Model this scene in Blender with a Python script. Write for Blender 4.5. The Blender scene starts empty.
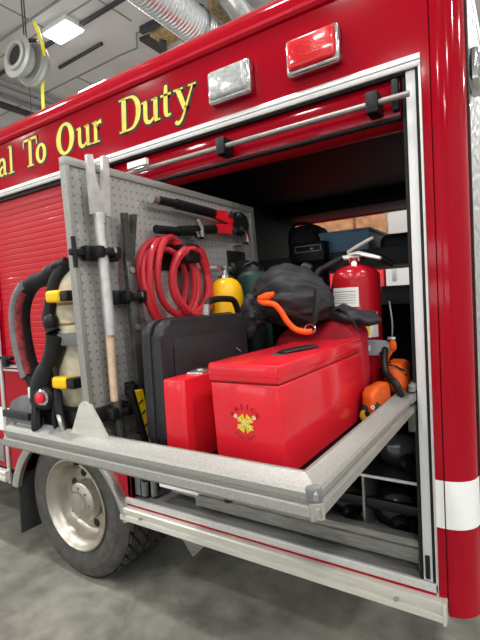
import bpy, bmesh, math, random
from mathutils import Vector, Matrix, noise
random.seed(7)
C = bpy.context.scene.collection
PI = math.pi
sin, cos, rad = math.sin, math.cos, math.radians

# ------------------------------------------------------------------ materials
def mat(name, col, rough=.5, metal=0., coat=0., var=None, bump=None, rvar=None, emit=None, trans=0., spec=.3):
    m = bpy.data.materials.new(name); m.use_nodes = True
    nt = m.node_tree; N = nt.nodes; L = nt.links
    b = N['Principled BSDF']
    b.inputs['Base Color'].default_value = (*col, 1)
    b.inputs['Roughness'].default_value = rough
    b.inputs['Metallic'].default_value = metal
    b.inputs['Specular IOR Level'].default_value = spec
    b.inputs['Coat Weight'].default_value = coat
    b.inputs['Coat Roughness'].default_value = .06
    b.inputs['Transmission Weight'].default_value = trans
    if emit:
        b.inputs['Emission Color'].default_value = (*emit[0], 1); b.inputs['Emission Strength'].default_value = emit[1]
    tc = N.new('ShaderNodeTexCoord')
    def nz(scale, detail=4, stretch=None):
        n = N.new('ShaderNodeTexNoise'); n.inputs['Scale'].default_value = scale; n.inputs['Detail'].default_value = detail
        if stretch:
            mp = N.new('ShaderNodeMapping'); mp.inputs['Scale'].default_value = stretch
            L.new(tc.outputs['Object'], mp.inputs['Vector']); L.new(mp.outputs[0], n.inputs['Vector'])
        else: L.new(tc.outputs['Object'], n.inputs['Vector'])
        return n
    if var:
        n = nz(var[0], 6, var[3] if len(var) > 3 else None); r = N.new('ShaderNodeValToRGB')
        a = var[1]; c2 = var[2] if len(var) > 2 and var[2] else col
        r.color_ramp.elements[0].position = .34; r.color_ramp.elements[1].position = .66
        r.color_ramp.elements[0].color = (*[max(0, x*(1-a)) for x in c2], 1)
        r.color_ramp.elements[1].color = (*[min(1, x*(1+a)) for x in col], 1)
        L.new(n.outputs['Fac'], r.inputs[0]); L.new(r.outputs[0], b.inputs['Base Color'])
    if rvar:
        n = nz(rvar[0]); mr = N.new('ShaderNodeMapRange'); mr.inputs[1].default_value = .3; mr.inputs[2].default_value = .7
        mr.inputs[3].default_value = rough-rvar[1]; mr.inputs[4].default_value = rough+rvar[1]
        L.new(n.outputs['Fac'], mr.inputs[0]); L.new(mr.outputs[0], b.inputs['Roughness'])
    if bump:
        n = nz(bump[0], 3, bump[2] if len(bump) > 2 else None); bp = N.new('ShaderNodeBump'); bp.inputs['Strength'].default_value = bump[1]; bp.inputs['Distance'].default_value = .004
        L.new(n.outputs['Fac'], bp.inputs['Height']); L.new(bp.outputs[0], b.inputs['Normal'])
    return m

M = {}
M['red'] = mat('red_paint', (.33,.001,.011), .08, 0, .0, var=(1.5,.04), spec=.2)
M['shutter'] = mat('red_shutter', (.44,.004,.014), .42, 0, .05)
M['toolred'] = mat('red_enamel', (.64,.014,.026), .2, 0, .25, var=(9,.05))
M['alu'] = mat('mill_aluminium', (.33,.325,.305), .46, .55, 0, var=(200,.11), bump=(300,.08))
M['alu_clean'] = mat('clean_aluminium', (.64,.64,.63), .4, .55, 0, var=(60,.05))
M['alu_dull'] = mat('dull_aluminium', (.30,.295,.28), .42, .6, 0, var=(30,.2,None,(.3,3,3)))
M['polish'] = mat('polished_metal', (.60,.59,.56), .28, .9, 0, var=(25,.06))
M['rail'] = mat('cream_aluminium', (.64,.63,.56), .42, .35, 0, var=(18,.07,None,(.4,3,3)))
M['wheel'] = mat('brushed_wheel', (.46,.435,.375), .33, .85, 0, var=(12,.10))
M['white'] = mat('white_film', (.86,.87,.87), .35, 0, .2)
M['black'] = mat('black_plastic', (.007,.007,.008), .45)
M['blackrub'] = mat('black_rubber', (.010,.010,.011), .65)
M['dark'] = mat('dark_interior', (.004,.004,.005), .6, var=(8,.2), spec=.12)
M['darkgrey'] = mat('dark_grey_panel', (.045,.048,.054), .55)
M['grey'] = mat('grey_plastic', (.16,.165,.17), .55, var=(30,.15))
M['case'] = mat('case_plastic', (.022,.023,.026), .40, var=(40,.12), bump=(350,.2))
M['tire'] = mat('tyre_rubber', (.075,.071,.065), .75, var=(14,.25), bump=(90,.2))
M['chrome'] = mat('chrome', (.50,.50,.51), .14, 1.)
M['steel'] = mat('tool_steel', (.55,.55,.54), .42, .6, var=(40,.10))
M['dsteel'] = mat('dark_steel', (.10,.098,.092), .42, .7, var=(30,.3))
M['wood'] = mat('ash_wood', (.58,.42,.29), .6, var=(30,.15))
M['hose'] = mat('red_hose', (.50,.022,.035), .42, 0, .15)
M['yellow'] = mat('yellow_plastic', (.86,.52,.008), .42)
M['yellowpaint'] = mat('yellow_paint', (.88,.46,.004), .35, 0, .3)
M['cream'] = mat('cream_composite', (.66,.60,.46), .5, var=(40,.1))
M['brownline'] = mat('brown_band', (.35,.16,.06), .6)
M['gold'] = mat('gold_leaf', (.86,.60,.08), .42, 0, var=(25,.14))
M['ink'] = mat('black_paint', (.012,.008,.010), .5)
M['crest'] = mat('crest_yellow', (.62,.50,.03), .5, var=(160,.3))
M['tanink'] = mat('tan_ink', (.75,.52,.30), .6)
M['darkred'] = mat('dark_red_ink', (.10,.004,.008), .6)
M['bagblack'] = mat('black_nylon', (.022,.023,.027), .55, bump=(90,.25))
M['bagred'] = mat('red_nylon', (.42,.012,.028), .6, bump=(70,.25))
M['orange'] = mat('orange_plastic', (.62,.09,.010), .45)
M['cord'] = mat('orange_cord', (.90,.10,.008), .6)
M['green'] = mat('dark_green_paint', (.012,.042,.036), .45)
M['blue'] = mat('blue_plastic', (.20,.33,.50), .5)
M['pink'] = mat('pink_plastic', (.42,.10,.10), .5)
M['label'] = mat('paper_label', (.80,.79,.77), .6)
M['silverpaint'] = mat('silver_paint', (.72,.68,.66), .35, .5)
M['redlens'] = mat('red_lens', (.60,.003,.010), .08, 0, .8, bump=(60,.4,(1,1,3)))
M['clearlens'] = mat('clear_lens', (.46,.48,.48), .14, .2, .5, var=(60,.2), bump=(55,.35))
M['visor'] = mat('shiny_visor', (.10,.10,.10), .1, .3, .5)
M['duct'] = mat('galvanised_duct', (.62,.64,.66), .3, .85, var=(20,.12))
M['ceil'] = mat('ceiling_panel', (.60,.60,.60), .8, var=(1.2,.05))
M['ceilseam'] = mat('grey_seam', (.26,.26,.26), .7)
M['conduit'] = mat('dark_conduit', (.05,.05,.055), .5)
M['pipe'] = mat('grey_pipe', (.42,.43,.44), .4, .4)
M['tan'] = mat('tan_insulation', (.42,.31,.16), .9, var=(14,.4))
M['wall'] = mat('painted_wall', (.45,.45,.44), .8, var=(2,.04))
M['lamp'] = mat('lamp_diffuser', (.9,.9,.9), .5, emit=((1,.99,.97), 14.))
M['yhose'] = mat('yellow_hose', (.80,.70,.05), .5)
M['reel'] = mat('reel_grey', (.34,.35,.33), .45, .2)
M['locker_grey'] = mat('grey_locker', (.55,.56,.55), .5)
M['locker_red'] = mat('red_locker', (.62,.02,.03), .4)
M['card'] = mat('brown_card', (.40,.20,.10), .8, var=(9,.3))
M['gore'] = mat('grey_bar', (.33,.36,.40), .4, .2)
M['jamb'] = mat('painted_jamb', (.66,.67,.67), .45)
M['extred_shaded'] = mat('extinguisher_red_shaded', (.40,.006,.014), .25, 0, .2)  # darker than the other enamel: the extinguisher's shade is put into its colour
M['brass'] = mat('ochre_plastic', (.50,.32,.02), .45)
M['mud'] = mat('mudflap_rubber', (.032,.032,.03), .7, var=(12,.2))
M['plum'] = mat('faded_red_pad', (.22,.03,.035), .75, var=(60,.5))

def floor_mat():
    m = mat('polished_concrete', (.23,.225,.195), .38, var=(1.1,.28), rvar=(2.,.1))
    nt = m.node_tree; N = nt.nodes; L = nt.links; b = N['Principled BSDF']
    tc = N.new('ShaderNodeTexCoord')
    n2 = N.new('ShaderNodeTexNoise'); n2.inputs['Scale'].default_value = 7; n2.inputs['Detail'].default_value = 8
    L.new(tc.outputs['Object'], n2.inputs['Vector'])
    mx = N.new('ShaderNodeMix'); mx.data_type = 'RGBA'; mx.blend_type = 'OVERLAY'; mx.inputs['Factor'].default_value = .75
    src = b.inputs['Base Color'].links[0].from_socket
    L.new(src, mx.inputs['A']); L.new(n2.outputs['Fac'], mx.inputs['B'])
    v = N.new('ShaderNodeTexVoronoi'); v.feature = 'DISTANCE_TO_EDGE'; v.inputs['Scale'].default_value = .9
    n3 = N.new('ShaderNodeTexNoise'); n3.inputs['Scale'].default_value = 2.5
    L.new(tc.outputs['Object'], n3.inputs['Vector'])
    ad = N.new('ShaderNodeMix'); ad.data_type = 'RGBA'; ad.inputs['Factor'].default_value = .2
    L.new(tc.outputs['Object'], ad.inputs['A']); L.new(n3.outputs['Color'], ad.inputs['B'])
    L.new(ad.outputs['Result'], v.inputs['Vector'])
    lt = N.new('ShaderNodeMath'); lt.operation = 'LESS_THAN'; lt.inputs[1].default_value = .0035
    L.new(v.outputs['Distance'], lt.inputs[0])
    ml = N.new('ShaderNodeMath'); ml.operation = 'MULTIPLY'; ml.inputs[1].default_value = .14; L.new(lt.outputs[0], ml.inputs[0])
    m2 = N.new('ShaderNodeMix'); m2.data_type = 'RGBA'; L.new(ml.outputs[0], m2.inputs['Factor'])
    L.new(mx.outputs['Result'], m2.inputs['A']); m2.inputs['B'].default_value = (.05,.05,.045,1)
    L.new(m2.outputs['Result'], b.inputs['Base Color'])
    return m
M['floor'] = floor_mat()

def peg_mat():
    m = mat('perforated_aluminium', (.42,.42,.41), .5, .5, var=(140,.10))
    nt = m.node_tree; N = nt.nodes; L = nt.links; b = N['Principled BSDF']
    tc = N.new('ShaderNodeTexCoord'); sc = N.new('ShaderNodeVectorMath'); sc.operation = 'MULTIPLY'; sc.inputs[1].default_value = (0, 1/.026, 1/.026)
    L.new(tc.outputs['Object'], sc.inputs[0])
    fr = N.new('ShaderNodeVectorMath'); fr.operation = 'FRACTION'; L.new(sc.outputs[0], fr.inputs[0])
    sb = N.new('ShaderNodeVectorMath'); sb.operation = 'SUBTRACT'; sb.inputs[1].default_value = (0,.5,.5); L.new(fr.outputs[0], sb.inputs[0])
    ln = N.new('ShaderNodeVectorMath'); ln.operation = 'LENGTH'; L.new(sb.outputs[0], ln.inputs[0])
    lt = N.new('ShaderNodeMath'); lt.operation = 'LESS_THAN'; lt.inputs[1].default_value = .15; L.new(ln.outputs['Value'], lt.inputs[0])
    mx = N.new('ShaderNodeMix'); mx.data_type = 'RGBA'; L.new(lt.outputs[0], mx.inputs['Factor'])
    L.new(b.inputs['Base Color'].links[0].from_socket, mx.inputs['A']); mx.inputs['B'].default_value = (.22,.22,.215,1)
    L.new(mx.outputs['Result'], b.inputs['Base Color'])
    return m
M['peg'] = peg_mat()

def tread_mat():
    m = mat('tread_plate', (.66,.66,.66), .28, 1.)
    nt = m.node_tree; N = nt.nodes; L = nt.links; b = N['Principled BSDF']
    tc = N.new('ShaderNodeTexCoord'); mp = N.new('ShaderNodeMapping'); mp.inputs['Rotation'].default_value = (rad(45),0,0); mp.inputs['Scale'].default_value = (1,30,30)
    L.new(tc.outputs['Object'], mp.inputs['Vector'])
    ck = N.new('ShaderNodeTexVoronoi'); ck.inputs['Scale'].default_value = 1.; L.new(mp.outputs[0], ck.inputs['Vector'])
    bp = N.new('ShaderNodeBump'); bp.inputs['Strength'].default_value = 1.; bp.inputs['Distance'].default_value = .02
    L.new(ck.outputs['Distance'], bp.inputs['Height']); L.new(bp.outputs[0], b.inputs['Normal'])
    return m
M['tread'] = tread_mat()

# ------------------------------------------------------------------ mesh builder
class MB:
    def __init__(s): s.v = []; s.f = []; s.mi = []; s.m = 0; s.X = Matrix()
    def add(s, vs, fs):
        o = len(s.v); X = s.X
        s.v += [X @ Vector(p) for p in vs]
        for f in fs: s.f.append([i+o for i in f]); s.mi.append(s.m)
        return s
    def addbm(s, bm):
        bm.verts.index_update()
        s.add([v.co.copy() for v in bm.verts], [[v.index for v in f.verts] for f in bm.faces]); bm.free(); return s
    def box(s, x0, x1, y0, y1, z0, z1, bev=0, seg=2):
        bm = bmesh.new(); bmesh.ops.create_cube(bm, size=1)
        for v in bm.verts:
            v.co = Vector(((x0+x1)/2+v.co.x*(x1-x0), (y0+y1)/2+v.co.y*(y1-y0), (z0+z1)/2+v.co.z*(z1-z0)))
        if bev: bmesh.ops.bevel(bm, geom=bm.edges[:], offset=bev, segments=seg, affect='EDGES', profile=.5)
        return s.addbm(bm)
    def rbox(s, c, size, axes=None, bev=0, seg=2):    # oriented box; axes = Matrix 3x3 or euler
        X = s.X
        R = (axes if isinstance(axes, Matrix) else (Matrix.Identity(3) if axes is None else __import__('mathutils').Euler(axes).to_matrix())).to_4x4()
        s.X = X @ Matrix.Translation(c) @ R
        a, b, d = [q/2 for q in size]
        s.box(-a, a, -b, b, -d, d, bev, seg); s.X = X; return s
    def tube(s, pts, r, n=10, closed=False, cap=True, flat=None):
        P = [Vector(p) for p in pts]; k = len(P)
        R = r if isinstance(r, (list, tuple)) else [r]*k
        vs = []; fs = []; prev = None
        for i in range(k):
            t = (P[(i+1) % k]-P[i-1]) if closed else (P[min(i+1,k-1)]-P[max(i-1,0)])
            t.normalize()
            if prev is None:
                u = t.orthogonal().normalized() if flat is None else (Vector(flat)-t*Vector(flat).dot(t)).normalized()
            else:
                u = prev-t*prev.dot(t); u = u.normalized() if u.length > 1e-6 else t.orthogonal().normalized()
            prev = u; w = t.cross(u)
            for j in range(n):
                a = 2*PI*j/n; rr = R[i]
                if isinstance(rr, tuple): vs.append(P[i]+u*cos(a)*rr[0]+w*sin(a)*rr[1])
                else: vs.append(P[i]+(u*cos(a)+w*sin(a))*rr)
        for i in range(k if closed else k-1):
            for j in range(n):
                a = i*n; b = ((i+1) % k)*n
                fs.append([a+j, a+(j+1) % n, b+(j+1) % n, b+j])
        if cap and not closed:
            fs.append(list(range(n))[::-1]); fs.append([(k-1)*n+j for j in range(n)])
        return s.add(vs, fs)
    def cyl(s, p0, p1, r0, r1=None, n=24): return s.tube([p0, p1], [r0, r0 if r1 is None else r1], n)
    def lathe(s, prof, o=(0,0,0), ax=(0,0,1), n=32, cap=True):
        o = Vector(o); A = Vector(ax).normalized(); u = A.orthogonal().normalized(); w = A.cross(u)
        vs = []; fs = []; k = len(prof)
        for r, h in prof:
            for j in range(n):
                a = 2*PI*j/n; vs.append(o+A*h+(u*cos(a)+w*sin(a))*r)
        for i in range(k-1):
            for j in range(n): fs.append([i*n+j, i*n+(j+1) % n, (i+1)*n+(j+1) % n, (i+1)*n+j])
        if cap:
            if prof[0][0] > 1e-5: fs.append(list(range(n))[::-1])
            if prof[-1][0] > 1e-5: fs.append([(k-1)*n+j for j in range(n)])
        return s.add(vs, fs)
    def prism(s, poly, vec):
        vec = Vector(vec); P = [Vector(p) for p in poly]; n = len(P)
        nr = Vector()
        for i in range(n): nr += P[i].cross(P[(i+1) % n])
        if nr.dot(vec) > 0: P = P[::-1]
        vs = P+[p+vec for p in P]
        fs = [list(range(n)), [n+i for i in range(n)][::-1]]+[[i, n+i, n+(i+1) % n, (i+1) % n] for i in range(n)]
        return s.add(vs, [f[::-1] for f in fs][:0] or fs)
    def sweepx(s, prof, x0, x1): return s.prism([(x0, y, z) for y, z in prof], (x1-x0, 0, 0))
    def sweepy(s, prof, y0, y1): return s.prism([(x, y0, z) for x, z in prof], (0, y1-y0, 0))
    def blob(s, c, rad3, amp=.0, fr=6., seed=0, sub=4, fn=None):
        bm = bmesh.new(); bmesh.ops.create_icosphere(bm, subdivisions=sub, radius=1)
        for v in bm.verts:
            p = v.co.copy(); q = Vector((p.x*rad3[0], p.y*rad3[1], p.z*rad3[2]))
            if fn: q = fn(p, q)
            d = noise.noise((q+Vector((seed,seed*.3,0)))*fr)*amp + noise.noise((q+Vector((0,seed,0)))*fr*2.6)*amp*.45
            v.co = Vector(c)+q+p*d
        return s.addbm(bm)
    def build(s, name, m, parent=None, loc=None, ang=35, flat=False):
        ms = m if isinstance(m, list) else [m]
        if loc is None:
            if parent is None:
                lo = [min(v[i] for v in s.v) for i in range(3)]; hi = [max(v[i] for v in s.v) for i in range(3)]
                loc = Vector(((lo[0]+hi[0])/2, (lo[1]+hi[1])/2, lo[2]))
            else: loc = Vector(wloc(parent))
        loc = Vector(loc)
        me = bpy.data.meshes.new(name)
        me.from_pydata([v-loc for v in s.v], [], s.f)
        for q in ms: me.materials.append(M[q])
        me.polygons.foreach_set('material_index', s.mi)
        if not flat:
            me.polygons.foreach_set('use_smooth', [True]*len(me.polygons)); me.set_sharp_from_angle(angle=rad(ang))
        me.update()
        o = bpy.data.objects.new(name, me); C.objects.link(o)
        if parent is not None:
            o.parent = parent; o.location = loc-Vector(wloc(parent))
        else: o.location = loc
        return o
def wloc(o):
    l = Vector(o.location)
    while o.parent: o = o.parent; l += Vector(o.location)
    return l
def tag(o, label=None, cat=None, group=None, kind=None):
    if label: o['label'] = label
    if cat: o['category'] = cat
    if group: o['group'] = group
    if kind: o['kind'] = kind
    return o
def thing(name, label, cat, loc, group=None):
    o = bpy.data.objects.new(name, None); C.objects.link(o); o.location = loc; o.empty_display_size = .1
    return tag(o, label, cat, group)
def struct(o): o['kind'] = 'structure'; return o
def bez(pts, n=8, closed=False):        # Catmull-Rom through the points
    P = [Vector(p) for p in pts]; k = len(P); out = []
    for i in range(k if closed else k-1):
        a, b, c, d = (P[(i-1) % k], P[i], P[(i+1) % k], P[(i+2) % k]) if closed else (P[max(i-1,0)], P[i], P[i+1], P[min(i+2,k-1)])
        for j in range(n):
            t = j/n
            out.append(.5*((2*b)+(c-a)*t+(2*a-5*b+4*c-d)*t*t+(3*b-a-3*c+d)*t**3))
    if not closed: out.append(P[-1])
    return out
def text_geo(body, size):
    cu = bpy.data.curves.new('t', 'FONT'); cu.body = body; cu.size = size; cu.align_x = 'CENTER'; cu.resolution_u = 3
    ob = bpy.data.objects.new('t', cu); me = bpy.data.meshes.new_from_object(ob)
    r = ([v.co.copy() for v in me.vertices], [list(p.vertices) for p in me.polygons])
    bpy.data.objects.remove(ob); bpy.data.curves.remove(cu); bpy.data.meshes.remove(me); return r

# ------------------------------------------------------------------ setting
struct(MB().box(-16, 8, -10, 9, -.2, -.07).build('floor', 'floor', loc=(0,0,0)))
CZ = 6.2
struct(MB().box(-16, 8, -10, 9, CZ, CZ+.2).build('ceiling', 'ceil', loc=(0,0,CZ)))
struct(MB().box(-16, 8, 8.0, 8.2, -.07, CZ).build('wall_far', 'wall'))
struct(MB().box(-16.2, -16, -10, 9, -.07, CZ).build('wall_left', 'wall'))
struct(MB().box(8, 8.2, -10, 9, -.07, CZ).build('wall_right', 'wall'))
b = MB()
b.box(-16, 8, -10.2, -10, 4.4, CZ); xs = [-16]
for xd in (-10.5, -5.5, -.5, 4.5):
    b.box(xs[-1], xd-2, -10.2, -10, -.07, 4.4); xs.append(xd+2)
b.box(xs[-1], 8, -10.2, -10, -.07, 4.4)
struct(b.build('wall_back', 'wall'))
for n, xd in enumerate((-10.5, -5.5, -.5, 4.5)):
    b = MB(); wins = [xd-2+.22+k*.93 for k in range(4)]
    for r0, r1 in ((-.07,1.3),(1.8,2.3),(2.8,4.4)): b.box(xd-2, xd+2, -10.15, -10.08, r0, r1)
    for r0, r1 in ((1.3,1.8),(2.3,2.8)):
        e = [xd-2]+[q for x_ in wins for q in (x_, x_+.77)]+[xd+2]
        for k in range(0, len(e), 2): b.box(e[k], e[k+1], -10.15, -10.08, r0, r1)
    struct(b.build('door_%d' % (n+1), 'wall'))
# seams between the ceiling panels
b = MB()
for p, q, w in (((-14,4.17),(-6.07,4.16),.03), ((-6.07,4.16),(-5.67,4.19),.03), ((-5.67,4.19),(-5.36,3.88),.03), ((-5.36,3.88),(-4.96,3.89),.03), ((-14,2.9),(3,2.9),.02),
                ((-5.2,2.9),(-5.19,3.6),.02), ((-14,5.5),(3,5.5),.02), ((-9.6,-4),(-9.6,8),.02), ((-6.4,-4),(-6.4,2.9),.02), ((-7.3,4.17),(-7.3,8),.02)):
    p = Vector((*p, CZ-.006)); q = Vector((*q, CZ-.006)); d = q-p
    b.rbox((p+q)/2, (d.length, w, .012), (0,0,math.atan2(d.y, d.x)))
struct(b.build('trim_1', 'ceilseam'))

# ceiling lights
def ceiling_light(x, y, label):
    t = thing('ceiling_light', label, 'light', (x, y, 6.1), 'ceiling lights of the bay')
    MB().box(x-.31, x+.31, y-.18, y+.18, 6.115, CZ, .01).build('housing', 'white', t)
    MB().box(x-.29, x+.29, y-.16, y-.01, 6.085, 6.118, .012).box(x-.29, x+.29, y+.01, y+.16, 6.085, 6.118, .012).build('diffuser', 'lamp', t)
    return t
first = None
for i, x in enumerate((-14.5, -10.4, -6.15, -2.0, 2.2, 6.2)):
    for j, y in enumerate((-8.0, -4.6, -1.0, 3.04, 6.6)):
        if y > 6 and x < -3: continue
        lab = 'bright rectangular lamp on the grey ceiling above the hose reel' if (i, j) == (2, 3) else 'rectangular lamp on the bay ceiling, one of the rows outside the photo'
        ceiling_light(x, y, lab)
        la = bpy.data.lights.new('lamp_light', 'AREA'); la.shape = 'RECTANGLE'; la.size = .58; la.size_y = .32; la.energy = 105; la.color = (1,.985,.955)
        lo = bpy.data.objects.new('lamp_light', la); C.objects.link(lo); lo.location = (x, y, 6.07); 

# conduits, pipes, ducts and reel under the ceiling
def bar(name, label, cat, p, q, r, m, n=10):
    o = MB().cyl(p, q, r, r, n).build(name, m); tag(o, label, cat); return o
bar('ceiling_conduit', 'dark conduit running along the ceiling beside the bright lamp', 'pipe', (-13,3.2,6.16), (-3.6,3.12,6.16), .035, 'conduit')
bar('ceiling_conduit', 'short dark strip on the ceiling below the lamp', 'pipe', (-7.22,3.72,6.17), (-6.0,3.69,6.17), .03, 'conduit')
bar('ceiling_conduit', 'thin grey cable conduit crossing the upper left ceiling', 'pipe', (-12,2.66,6.17), (-3,2.57,6.17), .018, 'ceilseam')
bar('ceiling_conduit', 'thick dark beam at the far left under the pipes', 'pipe', (-9.0,2.9,5.95), (-9.0,7.9,5.95), .07, 'conduit')
for k, (x, z, r, lab) in enumerate(((-8.35,6.1,.035,'grey pipe running away under the ceiling, nearest of four'), (-8.5,6.05,.05,'grey pipe running away under the ceiling, second of four'),
                               (-8.7,6.1,.03,'grey pipe running away under the ceiling, third of four'), (-8.95,6.12,.05,'grey pipe running away under the ceiling, farthest of four'))):
    tag(MB().cyl((x,1.5,z), (x,8,z), r, r, 10).build('ceiling_pipe', 'pipe'), lab, 'pipe', 'pipes under the ceiling')
t = thing('air_duct', 'round silver spiral duct hanging under the ceiling', 'duct', (-3.9, 4, 5.38))
prof = []
for i in range(120):
    y = -2+i*.06; prof += [(.24, y), (.24, y+.045), (.247, y+.052)]
MB().lathe(prof, (-3.9, 0, 5.62), (0,1,0), 28, False).build('pipe_body', 'duct', t)
MB().lathe([(.25,3.52),(.275,3.52),(.275,3.58),(.25,3.58)], (-3.9,0,5.62), (0,1,0), 28, False).build('flange', 'chrome', t)
for y in (1.2, 4.6): MB().cyl((-3.9,y,5.85), (-3.9,y,6.2), .01, .01, 6).build('hanger', 'pipe', t)
t = thing('duct_elbow', 'second silver duct branching beside the spiral duct', 'duct', (-3.45, 4.6, 5.5))
MB().tube([(-3.4,3.6,6.2), (-3.4,3.7,5.9), (-3.35,4.0,5.75), (-3.3,4.8,5.7), (-3.3,7.5,5.7)], .17, 20).build('pipe_body', 'duct', t)
tag(MB().box(-5.15,-4.7,3.95,4.35,6.1,6.2,.02).build('insulation_patch', 'tan'), 'tan insulation showing in an open ceiling hole near the duct', 'insulation')
tag(MB().box(-3.95,-3.5,3.95,4.4,6.05,6.2,.02).build('insulation_patch', 'tan'), 'tan insulation piece above the round duct', 'insulation')
tag(MB().prism([(-5.4,3.98,6.19),(-5.12,4.02,6.19),(-5.0,4.2,6.12),(-5.32,4.6,6.12)], (0,0,-.06)).build('ceiling_flap', 'conduit'), 'dark folded sheet hanging at the ceiling hole', 'sheet')
tag(MB().box(-5.2,-4.3,3.78,3.86,6.1,6.2).build('ceiling_strip', 'conduit'), 'dark strip on the ceiling next to the insulation hole', 'strip')

t = thing('hose_reel', 'grey hose reel hung from the ceiling with yellow hose', 'hose reel', (-5.45, 1.9, 4.75))
ax = Vector((-.05,.99,-.08)).normalized(); oc = Vector((-5.52,1.88,5.0))
MB().lathe([(.06,-.09),(.26,-.09),(.275,-.08),(.26,-.065),(.15,-.06),(.15,.09),(.26,.10),(.275,.12),(.26,.13),(.06,.13)], oc, ax, 28).build('drum', 'reel', t)
pts = []
for i in range(60):
    a = i*.52; u = ax.orthogonal().normalized(); w = ax.cross(u)
    pts.append(oc+ax*(-.05+.1*i/59)+(u*cos(a)+w*sin(a))*.19)
MB().tube(pts, .02, 8).build('coiled_hose', 'reel', t)
MB().lathe([(.0,-.094),(.13,-.094),(.135,-.088)], oc, ax, 20).build('hub', 'black', t)
MB().lathe([(.13,-.09),(.14,-.125),(.165,-.13),(.19,-.12),(.19,-.09)], oc, ax, 24, False).build('hub_ring', 'reel', t)
MB().lathe([(.0,.13),(.27,.13),(.29,.17),(.24,.24),(.10,.28),(.0,.28)], oc, ax, 24).build('side_plate', 'reel', t)
MB().cyl((-5.5,1.95,5.2),(-5.5,1.95,6.2),.009,.009,8).cyl((-5.4,1.85,5.2),(-5.4,1.85,6.2),.009,.009,8).rbox((-5.45,1.9,5.22),(.3,.05,.03),(0,0,.6),.004).build('bracket', 'conduit', t)
MB().tube(bez([(-5.0,1.74,5.22),(-5.2,1.98,5.08),(-5.42,2.12,4.9),(-5.46,2.1,4.6),(-5.46,2.1,3.6),(-5.46,2.1,3.02)], 6), .022, 8).build('hanging_hose', 'yhose', t)
MB().cyl((-5.62,2.02,4.9), (-5.62,2.02,4.3), .006, .006, 6).build('pull_cord', 'conduit', t)

# beyond the truck's far opening
t = thing('steel_locker', 'red steel cabinet seen through the truck compartment', 'cabinet', (-3.4,6.3,0))
MB().box(-4.8,-2.04,6.0,6.6,-.07,2.26,.01).build('body', 'locker_red', t)
for x in (-4.1,-3.4,-2.72): MB().box(x-.01,x+.01,5.985,6.0,.1,2.2).build('door_gap', 'ink', t)
t = thing('steel_locker', 'pale grey steel cabinet beyond the compartment, right of the red one', 'cabinet', (-1.4,6.3,0))
MB().box(-2.0,-.8,6.0,6.6,-.07,2.3,.01).build('body', 'locker_grey', t)
for x in (-1.86,-1.45): MB().box(x-.03,x+.03,5.98,6.0,1.85,2.08,.003).build('handle', 'pipe', t)
tag(MB().box(-3.6,-2.55,6.05,6.55,2.262,3.15,.02).build('cardboard_box', 'card'), 'brown box on top of the red cabinet, left one', 'box', 'boxes on the cabinets')
tag(MB().box(-2.5,-2.06,6.05,6.55,2.262,3.10,.02).build('cardboard_box', 'card'), 'brown box on top of the red cabinet, right one', 'box', 'boxes on the cabinets')

# ------------------------------------------------------------------ the truck
TR = thing('rescue_truck', 'red rescue truck with an open side compartment and a pulled out tray', 'fire truck', (-2.2, 1.1, 0))
XL = -5.6                                      # front end of the built body
# side skin
b = MB()
b.box(XL, -.266, 0, .04, 2.46, 2.81)
b.box(-.30, -.266, 0, .04, .50, 2.46)
b.box(-2.0, -1.90, 0, .04, .905, 2.46)
b.box(XL, -3.16, 0, .04, .56, 2.46)
b.box(-3.12, -2.0, 0, .04, .905, 1.285)
ac, az, ar = -2.48, .303, .585
N_ = 24
prev = None
a0 = math.acos(.55/ar)
for i in range(N_+1):
    a = PI-a0*.75-(PI-1.5*a0)*i/N_
    x, z = ac+ar*cos(a), az+ar*sin(a)
    if prev: b.prism([(prev[0],0,prev[1]),(x,0,z),(x,0,.905),(prev[0],0,.905)], (0,.04,0))
    prev = (x, z)
xl = ac+ar*cos(PI-a0*.75); xr = ac+ar*cos(a0*.75); zb = az+ar*sin(a0*.75)
b.box(-3.12, xl, 0, .04, .56, .905); b.box(xr, -1.90, 0, .04, .50, .905)
b.box(-3.16, -3.12, .012, .05, .56, 2.46)
b.build('side_panel', 'red', TR)
# rounded rear corner and roof edge
b = MB(); n = 14
pr = [(-.262+.1*sin(PI/2*i/n), .1-.1*cos(PI/2*i/n)) for i in range(n+1)]+[(-.20,.1),(-.262,.04)]
b.prism([(x, y, .478) for x, y in pr], (0,0,2.35))
b.build('corner_post', 'red', TR, ang=25)
MB().box(-.268,-.260,.012,.04,.48,2.8).build('corner_seam', 'darkred', TR)
b = MB()
pr = [(.0,2.80),(-.012,2.804),(-.018,2.818),(-.012,2.832),(-.006,2.84),(-.004,2.87),(.006,2.90),(.03,2.925),(.07,2.938),(.3,2.945),(.3,2.9),(.05,2.80)]
b.sweepx(pr, XL, -.2)
b.build('roof_rail', 'red', TR, ang=30)
MB().box(XL,-.165,.1,2.36,2.86,2.93).build('roof', 'white', TR)
b = MB()
b.box(-.175,-.165,.1,2.3,.5,2.84)
b.build('rear_panel', 'tread', TR)
MB().box(-.166,-.155,.1,.125,.49,2.84,.003).build('rear_trim', 'blackrub', TR)
rl = MB().box(-.165,-.125,.15,.33,2.42,2.54,.012).build('rear_light', 'chrome', TR)
MB().box(-.127,-.112,.165,.315,2.435,2.525,.006).build('lens', 'clearlens', rl)
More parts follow.
